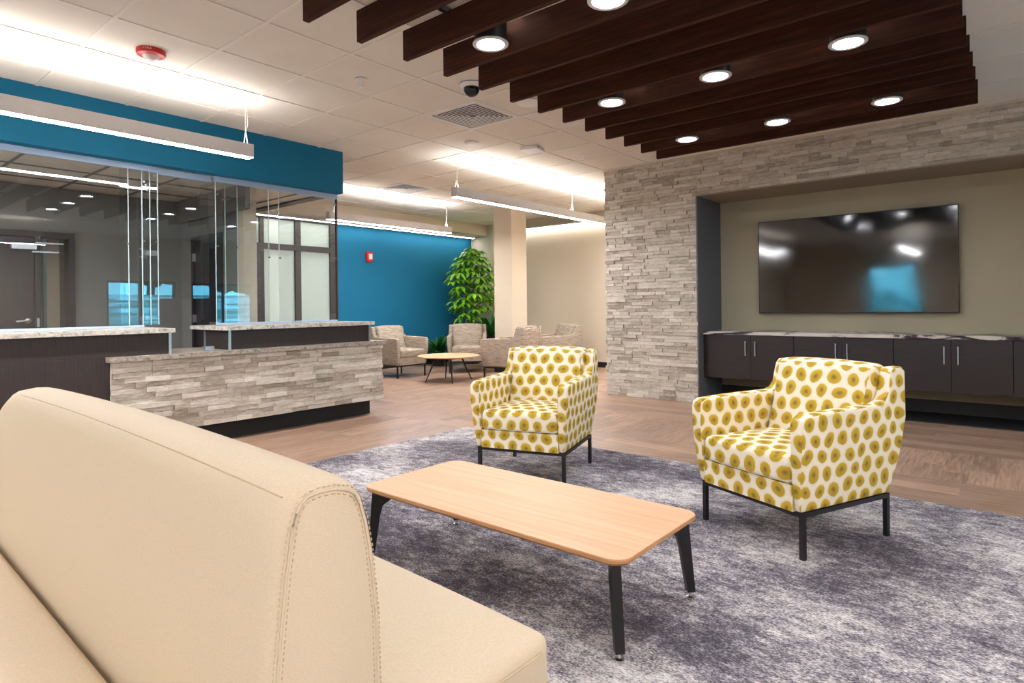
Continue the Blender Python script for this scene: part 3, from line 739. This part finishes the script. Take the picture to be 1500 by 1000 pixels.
def diffuser(x0, y0, label):
    s = PT-.02; t = thing('ceiling_diffuser', label, 'air vent', (x0+PT/2, y0+PT/2, CEIL))
    h = s/2
    def ring(bm, r0, r1, z0, z1):
        for sx in (-1, 1):
            box(bm, min(sx*r1, sx*r0), max(sx*r1, sx*r0), -r1, r1, z0, z1)
            box(bm, -r0, r0, min(sx*r1, sx*r0), max(sx*r1, sx*r0), z0, z1)
    bm = B(); ring(bm, h-.03, h, -.012, -.0001); obj('frame', bm, M['white'], t)
    bm = B(); box(bm, -h+.031, h-.031, -h+.031, h-.031, -.0020, -.0005); obj('backing', bm, M['trimdark'], t)
    for k in range(7):
        r1 = h-.048-k*.033
        bm = B(); a = []
        for (r, z) in ((r1, -.0075), (r1, -.0045), (r1-.013, -.0035), (r1-.013, -.0055)):
            a.append([bm.verts.new((sx*r, sy*r, z)) for sx, sy in ((-1, -1), (1, -1), (1, 1), (-1, 1))])
        for q in range(4):
            for c in range(4): bm.faces.new((a[q][c], a[q][(c+1) % 4], a[(q+1) % 4][(c+1) % 4], a[(q+1) % 4][c]))
        obj('louvre', bm, M['white'], t)
diffuser(GX+4*PT, GY, 'square louvred ceiling air vent beside the ends of the wood slats')
diffuser(GX+7*PT, GY+5*PT, 'square louvred ceiling air vent far back above the lounge')
def disc(name, x, y, label, cat, prof, mat='white'):
    t = thing(name, label, cat, (x, y, CEIL)); bm = B(); lathe(bm, prof, 28); obj('housing', bm, M[mat], t, True); return t
t = disc('security_camera', 3.47, 3.25, 'small black dome security camera with white ring beside the slat ends', 'camera', [(.1, -.0065), (.1, -.012), (.075, -.022), (.07, -.03)])
bm = B(); lathe(bm, [(.062, -.03), (.06, -.055), (.045, -.08), (.02, -.095), (.002, -.098)], 24); obj('dome', bm, M['dome'], t, True)
disc('occupancy_sensor', 4.687, 4.397, 'small round white ceiling sensor just beyond the near air vent', 'sensor', [(.075, -.0065), (.075, -.014), (.055, -.028), (.04, -.03)])
disc('ceiling_speaker', 4.09, 3.17, 'flat round white ceiling disc half hidden by the slat ends', 'sensor', [(.11, -.0065), (.11, -.010), (.09, -.014)])
for x, y, lb in ((2.834, 3.789, 'white sprinkler head on the ceiling between smoke alarm and slats'), (5.94, 3.79, 'white sprinkler head on the ceiling near the stone corner')):
    t = disc('sprinkler', x, y, lb, 'sprinkler', [(.045, -.0065), (.045, -.010), (.02, -.016), (.016, -.03)])
    bm = B()
    for s in (-1, 1): tube(bm, [(s*.014, 0, -.028), (s*.02, 0, -.045), (.0, 0, -.06)], .003, 6)
    lathe(bm, [(.02, -.061), (.02, -.064)], 16); obj('deflector', bm, M['white'], t)
t = thing('access_point', 'flat white rounded wireless box on the ceiling past the air vent', 'wireless device', (5.29, 4.06, CEIL), .2)
bm = B(); box(bm, -.1, .1, -.1, .1, -.038, -.0065); bevel_all(bm, .015, 4); obj('housing', bm, M['white'], t, True)
bm = B(); box(bm, -.07, -.04, -.101, -.097, -.025, -.015); obj('indicator', bm, M['trimdark'], t)

t = thing('wall_strobe', 'small red and white fire alarm on the blue far wall', 'fire alarm', (6.957, WB, 2.075))
bm = B(); box(bm, -.06, .06, -.05, -.001, -.09, .09); bevel_all(bm, .01, 2); obj('housing', bm, M['red'], t, True)
bm = B(); box(bm, -.03, .035, -.075, -.05, -.05, .05); bevel_all(bm, .01, 2); obj('clear_lens', bm, M['white'], t, True)

# ------------------------------------------------------------------ rug
bm = B(); box(bm, -2.6, 4.173, -3.0, 4.035, .0005, .009); o = obj('area_carpet', bm, M['carpet']); tag(o, 'large grey and off-white mottled carpet under coffee table and dotted armchairs', 'carpet')
RZ = .009

# ------------------------------------------------------------------ cream double bench
ang = -math.radians(1.2)
# local: x = towards the table (s negative), y = along the length away from camera; origin at near corner of table-side seat
SF = thing('double_sided_bench', 'long cream upholstered double-sided bench with tall shared backrest in foreground', 'sofa', (1.135, .832, RZ), ang)
LEN = 2.08
def seat(xa, xb, label):
    hx, hy, hz = (xb-xa)/2, LEN/2, .155
    cx = (xa+xb)/2
    def warp(v):
        z = v.z
        if z > 0: z += .012*(1-(v.x/hx)**2)*(1-(v.y/hy)**4)
        x = v.x
        bulge = .028*(1-(v.y/hy)**2)
        if (cx > -.6 and x > 0): x += bulge*(x/hx)
        if (cx < -.6 and x < 0): x += bulge*(x/hx)
        return Vector((cx+x, hy+v.y, .237+z))
    bm = B(); soft_box(bm, hx, hy, hz, .03, 14, 4, warp); s = obj('seat', bm, M['cream'], SF, True)
    zt = .237+hz
    bm = B()
    xe = 1 if cx > -.6 else -1
    for zo, off in ((-.03, 0),):
        pts = [(cx+x, -.0015+0*x, zt-.032) for x in [(-hx+.04)+(2*hx-.08)*k/10 for k in range(11)]]
        tube(bm, pts, .0035, 6)
        pts = []
        for k in range(25):
            yy = .03+(LEN-.06)*k/24; bl = .028*(1-((yy-hy)/hy)**2); pts.append((cx+xe*(hx+bl+.0005), yy, zt-.032))
        tube(bm, pts, .0035, 6)
    obj('seam', bm, M['seam'], s, True)
    return s
seat(-.440, 0.0, ''); seat(-1.16, -.711, '')
# backrest: profile in (x, z), swept along y with rounded ends
def back_profile(n=10):
    """closed loop (x,z) counter-clockwise"""
    right = [(-.466, .22), (-.466, .40), (-.466, .50), (-.468, .62), (-.480, .74)]
    rc = [(-.489, .79), (-.499, .825), (-.512, .848), (-.532, .862)]
    top = [(-.56, .870), (-.59, .872)]
    lc = [(-.618, .868), (-.636, .856), (-.648, .838), (-.656, .815)]
    left = [(-.668, .74), (-.678, .65), (-.685, .58), (-.69, .50), (-.69, .22)]
    return right+rc+top+lc+left
prof = back_profile()
bm = B()
cxp, czp = -.575, .5
ys = [0, .003, .010, .022, .04] + [.04+(LEN-.12)*k/18 for k in range(1, 19)] + [LEN-.05, LEN-.025, LEN-.008, LEN]
rings = []
for y in ys:
    near = min(y, LEN-y)
    far = LEN-y
    if near >= .04: ins = 0
    else: ins = .022*(1-math.sqrt(max(0, 1-((.04-near)/.04)**2)))
    mid = 1-((y-LEN/2)/(LEN/2))**2
    ring = []
    for (x, z) in prof:
        dx = x-cxp; dz = z-czp
        L = math.hypot(dx, dz)
        xx = x - ins*(1 if dx > 0 else -1)*min(1, abs(dx)/.06); zz = z - (ins if z > .6 else 0)*min(1, (z-.6)/.2 if z > .6 else 0)
        # the cushion swells between its ends
        if dx < 0: xx -= .012*mid*max(0, min(1, (.78-z)/.4))*1.0
        else: xx += .02*mid*max(0, min(1, (.8-z)/.4))
        if z > .78: zz += .018*mid-.004
        # far end rounds over
        if far < .30: zz -= (.30-far)**2*.9*(1 if z > .7 else 0)
        ring.append(bm.verts.new((xx, y, zz)))
    rings.append(ring)
n = len(prof)
for i in range(len(rings)-1):
    for j in range(n-1): bm.faces.new((rings[i][j], rings[i][j+1], rings[i+1][j+1], rings[i+1][j]))
    bm.faces.new((rings[i][n-1], rings[i][0], rings[i+1][0], rings[i+1][n-1]))
bm.faces.new(rings[0]); bm.faces.new(rings[-1][::-1])
bk = obj('backrest', bm, M['cream'], SF, True)
# seams: double line round the near end and along both top edges
bm = B()
_ip = {}
def inset(p, d):
    k = prof.index(p); a = Vector(prof[max(k-1, 0)]); b_ = Vector(prof[min(k+1, len(prof)-1)]); t_ = (b_-a).normalized()
    n_ = Vector((-t_.y, t_.x)); q = Vector(p)+n_*d; return (q.x, q.y)
loop = [(x, z) for x, z in prof]
pts = [(inset(p, .019)[0], .0005, inset(p, .019)[1]) for p in loop]
tube(bm, pts, .0024, 6)
obj('end_seam', bm, M['cream'], bk, True)
for off_y in (.004, .006):
    bm = B()
    P3 = []
    for p in loop:
        q = inset(p, .026 if off_y < .005 else .012); P3.append(Vector((q[0], -.0003 if off_y < .005 else .0012, q[1])))
    tot = []; 
    for a, b_ in zip(P3[:-1], P3[1:]):
        nseg = max(1, int((b_-a).length/.0085))
        for k in range(nseg): tot.append((a.lerp(b_, k/nseg), a.lerp(b_, (k+.5)/nseg)))
    for a, b_ in tot: tube(bm, [a, b_], .0012, 4)
    obj('stitching', bm, M['seam'], bk)
for xx, zz in ((-.638, .8535),):
    bm = B(); pts = []
    for k in range(30):
        y = .03+(LEN-.35)*k/29; mid = 1-((y-LEN/2)/(LEN/2))**2
        pts.append((xx, y, zz+.018*mid-.004))
    tube(bm, pts, .0014, 6); obj('top_seam', bm, M['seam'], bk, True)
bm = B(); box(bm, -1.1, -.06, .06, LEN-.06, .05, .0815)
obj('base', bm, M['black'], SF)
for x in (-1.05, -.1):
    for y in (.12, LEN-.12):
        bm = B(); lathe(bm, [(.025, 0), (.03, .05)], 16, (x, y, 0)); obj('foot', bm, M['blackmetal'], SF, True)

# ------------------------------------------------------------------ coffee table
TB = thing('coffee_table', 'rectangular light maple coffee table with rounded corners and black legs', 'coffee table', (1.994, 1.631, RZ), math.radians(-.5))
def round_rect(hx, hy, r, n=8):
    p = []
    for cx, cy, a0 in ((hx-r, hy-r, 0), (-hx+r, hy-r, 90), (-hx+r, -hy+r, 180), (hx-r, -hy+r, 270)):
        for k in range(n+1):
            a = math.radians(a0+90*k/n); p.append((cx+r*math.cos(a), cy+r*math.sin(a)))
    return p
bm = B(); z = .332
o1, o2 = round_rect(.302, .674, .065), round_rect(.288, .660, .055)
lay = [[bm.verts.new((x, y, zz)) for x, y in pl] for pl, zz in ((o2, z-.026), (o1, z-.014), (o1, z-.003), (round_rect(.300, .672, .063), z))]
for a, b_ in zip(lay[:-1], lay[1:]):
    for k in range(len(a)): bm.faces.new((a[k], a[(k+1) % len(a)], b_[(k+1) % len(a)], b_[k]))
bm.faces.new(lay[0][::-1]); tf = bm.faces.new(lay[-1])
tp = obj('tabletop', bm, [M['tabletop'], M['tableedge']], TB)
for p in tp.data.polygons: p.material_index = 0 if p.normal.z > .9 else 1
for sx in (-1, 1):
    for sy in (-1, 1):
        bm = B()
        tx, ty, fx, fy = sx*.268, sy*.632, sx*.281, sy*.652
        dv = Vector((-sx, -sy, 0)).normalized(); pv = Vector((-dv.y, dv.x, 0))*.006
        # flat bent blade: profile in the plane of dv / z, tapered
        prf = [(0.0, .3055), (.19, .3055), (.17, .285), (.085, .268), (.052, .245), (.042, .20), (.03, .03), (.0, .03)]
        def f3(p, s):
            t_ = (.3055-p[1])/.28; base = Vector((tx, ty, 0)).lerp(Vector((fx, fy, 0)), t_)
            w_ = 1.0 if p[0] > .06 else 2.6
            return base + dv*p[0] + pv*(w_ if s else -w_) + Vector((0, 0, p[1]))
        prism(bm, prf, f3)
        lg = obj('leg', bm, M['blackmetal'], TB)
        bm = B(); c = Vector((fx, fy, 0))+dv*.015
        lathe(bm, [(.014, 0), (.016, .003), (.016, .009), (.006, .012), (.006, .032)], 16, (c.x, c.y, 0)); obj('levelling_foot', bm, M['chrome'], lg, True)

# ------------------------------------------------------------------ armchairs
def make_armchair(name, label, cat, fab, group):
    """front faces local -Y"""
    t = thing(name, label, cat, (0, 0, 0), 0, group)
    zb = .222
    prof = [(-.325, zb-.012), (-.345, .34), (-.354, .50), (-.354, .60), (-.345, .628), (-.315, .642), (-.227, .647), (-.068, .651), (.099, .652), (.186, .653), (.231, .668), (.258, .70), (.272, .76), (.284, .80), (.307, .822), (.381, .822), (.403, .80), (.399, .578), (.373, .422), (.333, .281), (.30, zb-.012)]
    for s in (-1, 1):
        bm = B()
        def f3(p, side):
            fl = .308+.032*min(1, (p[1]-zb)/.30)-(.006*max(0, (p[1]-.66)/.16))
            x = fl if side else .268
            return (s*x, p[0], p[1])
        prism(bm, prof, f3); bmesh.ops.recalc_face_normals(bm, faces=bm.faces)
        bevel_all(bm, .018, 4, 50); obj('arm', bm, fab, t, True)
    # seat platform
    bm = B(); box(bm, -.266, .266, -.330, .30, zb-.012, .326); bevel_all(bm, .008, 3); obj('seat_base', bm, fab, t, True)
    # seat cushion
    def w1(v):
        z = v.z + (.022*(1-(v.x/.256)**2)*(1-((v.y)/.29)**2) if v.z > 0 else 0)
        y = v.y - (.012*(1-(v.x/.256)**2) if v.y < 0 else 0)
        return Vector((v.x, y-.066, z+.390))
    bm = B(); soft_box(bm, .2665, .275, .0635, .03, 10, 4, w1); obj('seat_cushion', bm, fab, t, True)
    # back shell
    bm = B(); 
    def wb(v):
        k = (v.z+.32)/.64
        return Vector((v.x, v.y+.318+.045*math.sin(min(1, max(0, k))*1.6)-.01, v.z+.508))
    soft_box(bm, .2675, .040, .296, .02, 8, 3, wb); obj('back_shell', bm, fab, t, True)
    # back cushion leans back, higher than the wings
    def w2(v):
        k = (v.z+.21)/.42
        y = v.y - (.022*(1-(v.x/.265)**2)*(1-(v.z/.21)**2) if v.y < 0 else 0)
        x = v.x*(1.0+.045*max(0, k-.45))
        z = v.z + (.010*(1-(v.x/.27)**2) if v.z > 0 else 0)
        return Vector((x, y+.175+.125*k, z+.620))
    bm = B(); soft_box(bm, .268, .065, .210, .035, 10, 5, w2); obj('back_cushion', bm, fab, t, True)
    # metal frame
    bm = B(); a, b_, c = .293, -.30, .30
    for (x0, x1, y0, y1) in ((-a-.011, a+.011, b_-.011, b_+.011), (-a-.011, a+.011, c-.011, c+.011), (-a-.011, -a+.011, b_+.011, c-.011), (a-.011, a+.011, b_+.011, c-.011)):
        box(bm, x0, x1, y0, y1, .188, .2095)
    obj('metal_frame', bm, M['blackmetal'], t)
    for x in (-a, a):
        for y in (b_, c):
            bm = B(); box(bm, x-.011, x+.011, y-.011, y+.011, 0, .1875); obj('leg', bm, M['blackmetal'], t)
    return t
G1 = 'yellow-dotted armchairs on the carpet'
c1 = make_armchair('dotted_armchair', 'mustard-dotted white armchair behind the coffee table, left of the pair', 'armchair', M['dots'], G1)
c2 = copy_tree(c1); c2['label'] = 'mustard-dotted white armchair in front of the television cabinets, right of the pair'
def place(o, leg_fr, facing_deg, sc=1):
    """leg_fr: world xy of front-right leg as seen by the camera (local +x or -x side)"""
    o.rotation_euler = (0, 0, math.radians(facing_deg+90)); o.scale = (sc, sc, sc)
    o.location = (leg_fr[0], leg_fr[1], o.location.z)
place(c1, (3.377, 2.582), 196.7); place(c2, (3.295, .892), 156.4)
c1.location.z = c2.location.z = RZ
g1 = make_armchair('lounge_armchair', 'grey-beige lounge armchair at the end of the stone desk, turned to the round table', 'armchair', M['greyfab'], 'grey-beige armchairs around the round table')
g2 = copy_tree(g1); g2['label'] = 'grey-beige lounge armchair facing the camera in front of the tall plant'
g3 = copy_tree(g1); g3['label'] = 'grey-beige lounge armchair seen from behind, beside the round table'
g4 = copy_tree(g1); g4['label'] = 'grey-beige lounge armchair against the beige wall, behind the one turned away'
place(g1, (6.676, 7.975), -90); place(g2, (7.81, 7.49), 222); place(g3, (7.39, 6.16), 103); place(g4, (8.36, 6.05), 152)

# ------------------------------------------------------------------ round coffee table
t = thing('round_coffee_table', 'round wooden coffee table on splayed dark legs among the grey armchairs', 'coffee table', (6.66, 6.79, 0))
bm = B(); lathe(bm, [(.42, .372), (.475, .385), (.48, .392), (.475, .397)], 48); obj('tabletop', bm, M['tabletop'], t, True)
for k in range(4):
    a = math.radians((35, 145, 215, 325)[k]+18)
    bm = B(); tx, ty = .22*math.cos(a), .22*math.sin(a)
    tube(bm, [(tx, ty, .372), (.40*math.cos(a+.0), .40*math.sin(a+.0), 0)], [.016, .009], 8)
    tube(bm, [(tx, ty, .372), (tx*.3, ty*.3, .372)], [.014, .014], 8)
    obj('leg', bm, M['blackmetal'] if k % 2 else M['blackmetal'], t)
bm = B(); lathe(bm, [(.24, .350), (.24, .3715)], 32); obj('underframe', bm, M['blackmetal'], t)

# ------------------------------------------------------------------ plants
def leaflet(bm, base, d, ln, w, droop):
    """single leaf blade: 5 stations, slightly folded, as thin solid"""
    d = d.normalized(); side = d.cross(Vector((0, 0, 1)))
    if side.length < .05: side = Vector((1, 0, 0))
    side.normalize(); prev = None; pos = base.copy(); n = 6
    for i in range(n+1):
        t = i/n; wd = w*math.sin(PI*min(.97, t*.92+.05))**.8
        dd = (d+Vector((0, 0, -droop*t*1.6))).normalized()
        up = side.cross(dd).normalized()
        a = bm.verts.new(pos-side*wd+up*(.25*wd)); b_ = bm.verts.new(pos); c = bm.verts.new(pos+side*wd+up*(.25*wd))
        if prev:
            bm.faces.new((prev[0], prev[1], b_, a)); bm.faces.new((prev[1], prev[2], c, b_))
        prev = (a, b_, c); pos = pos+dd*(ln/n)
t = thing('tall_plant', 'tall bright green umbrella plant in the corner by the blue wall', 'plant', (8.96, 8.47, 0))
t.scale = (.82, .82, .83)
bm = B(); lathe(bm, [(.19, 0), (.24, .38), (.25, .40), (.22, .40), (.21, .34)], 28); obj('planter', bm, M['pot'], t, True)
bm = B(); lathe(bm, [(.2, .335), (.2, .35)], 24); obj('soil', bm, M['soil'], t)
rp = random.Random(5)
stems = [((-.05, .02), (-.1, .05, 1.5), (-.05, 0, 2.6)), ((.06, 0), (.12, -.05, 1.2), (.25, -.1, 2.2)), ((0, -.06), (-.25, -.05, 1.1), (-.42, .1, 1.9)), ((.03, .06), (.1, .15, 1.0), (.05, .2, 2.2))]
bm = B(); bl = B()
for b0, m_, e_ in stems:
    p0, p1, p2 = Vector((b0[0], b0[1], .34)), Vector(m_), Vector(e_); pts = []
    for k in range(11):
        s_ = k/10; pts.append(p0*(1-s_)**2+p1*2*s_*(1-s_)+p2*s_*s_)
    tube(bm, pts, [.018-.001*k for k in range(11)], 7)
# clusters arranged to the silhouette of the crown
def crown_r(z):
    # widest around 2.0 m, tapering to the tip
    pts = [(1.05, .25), (1.3, .40), (1.6, .50), (1.9, .60), (2.2, .58), (2.4, .45), (2.6, .30), (2.75, .12)]
    for (a, ra), (b_, rb) in zip(pts[:-1], pts[1:]):
        if a <= z <= b_: return ra+(rb-ra)*(z-a)/(b_-a)
    return .1
for k in range(64):
    z = 1.05+1.7*((k+.5)/64)**.85; an = k*2.399+rp.uniform(-.3, .3); rad = crown_r(z)*math.sqrt(rp.uniform(.25, 1))
    c = Vector((rad*math.cos(an)*1.0, rad*math.sin(an)*.85, z+rp.uniform(-.05, .05)))
    # petiole from the nearest stem axis
    s0 = Vector((c.x*.25, c.y*.25, c.z-.22)); tube(bm, [s0, s0.lerp(c, .6)+Vector((0, 0, .05)), c], .005, 5)
    nl = rp.choice((7, 8, 8, 9)); ph = rp.uniform(0, 6); tilt = Vector((math.cos(an), math.sin(an), 0))*.5
    sz = rp.uniform(.25, .35)*(1 if z < 2.55 else .8)
    for j in range(nl):
        b_ = ph+2*PI*j/nl; d = Vector((math.cos(b_), math.sin(b_), rp.uniform(-.2, .15)))+tilt*.5
        leaflet(bl, c, d, sz, .052, .55+.3*rp.random())
obj('stems', bm, M['stem'], t, True)
obj('foliage', bl, M['leaf'], t, True)
def low_plant(label, x, y, pot_r, pot_h, h, seed, n=46, w=.028):
    t = thing('low_plant', label, 'plant', (x, y, 0)); rr = random.Random(seed)
    bm = B(); lathe(bm, [(pot_r*.8, 0), (pot_r, pot_h), (pot_r*.9, pot_h), (pot_r*.88, pot_h-.04)], 24); obj('planter', bm, M['pot'], t, True)
    bl = B()
    for k in range(n):
        a = rr.uniform(0, 2*PI); el = rr.uniform(.25, 1.4)
        d = Vector((math.cos(a)*math.cos(el), math.sin(a)*math.cos(el), math.sin(el)))
        leaflet(bl, Vector((rr.uniform(-.4, .4)*pot_r, rr.uniform(-.4, .4)*pot_r, pot_h-.03)), d, rr.uniform(.6, 1)*h, w, .5)
    obj('foliage', bl, M['leafdark'], t, True)
low_plant('low dark green leafy plant in a black pot left of the camera-facing armchair', 8.25, 8.7, .15, .22, .5, 3, 80, .035)
low_plant('dark green arching plant in a black pot between tall plant and column', 8.70, 7.70, .15, .58, .62, 4, 40, .045)

# ------------------------------------------------------------------ camera
cam = bpy.data.cameras.new('camera'); co = bpy.data.objects.new('camera', cam); C.objects.link(co)
cam.sensor_width = 36; cam.lens = 896.16*36/1500; cam.clip_start = .02
yaw, roll = .690884, -.0116426
fwd = Vector((math.cos(yaw), math.sin(yaw), 0)); r0 = Vector((math.sin(yaw), -math.cos(yaw), 0)); u0 = Vector((0, 0, 1))
rt_ = r0*math.cos(roll)+u0*math.sin(roll); up_ = u0*math.cos(roll)-r0*math.sin(roll)
mw = Matrix((rt_, up_, -fwd)).transposed().to_4x4(); mw.translation = (0, 0, 1.15); co.matrix_world = mw
cam.shift_y = -(500-447.634)/1500
bpy.context.scene.camera = co

# ------------------------------------------------------------------ world + view
w = bpy.data.worlds.new('sky'); bpy.context.scene.world = w; w.use_nodes = True; nt = w.node_tree
bg = nt.nodes['Background']; bg.inputs[0].default_value = (.14, .62, .9, 1); bg.inputs[1].default_value = 5
vs = bpy.context.scene.view_settings
vs.view_transform = 'Standard'; vs.look = 'None'; vs.gamma = 1; vs.use_curve_mapping = False
vs.exposure = 0.95
bpy.context.scene.cycles.max_bounces = 10
bpy.context.scene.cycles.transparent_max_bounces = 16
bpy.context.scene.cycles.diffuse_bounces = 5
bpy.context.scene.cycles.caustics_reflective = False
bpy.context.scene.cycles.caustics_refractive = False
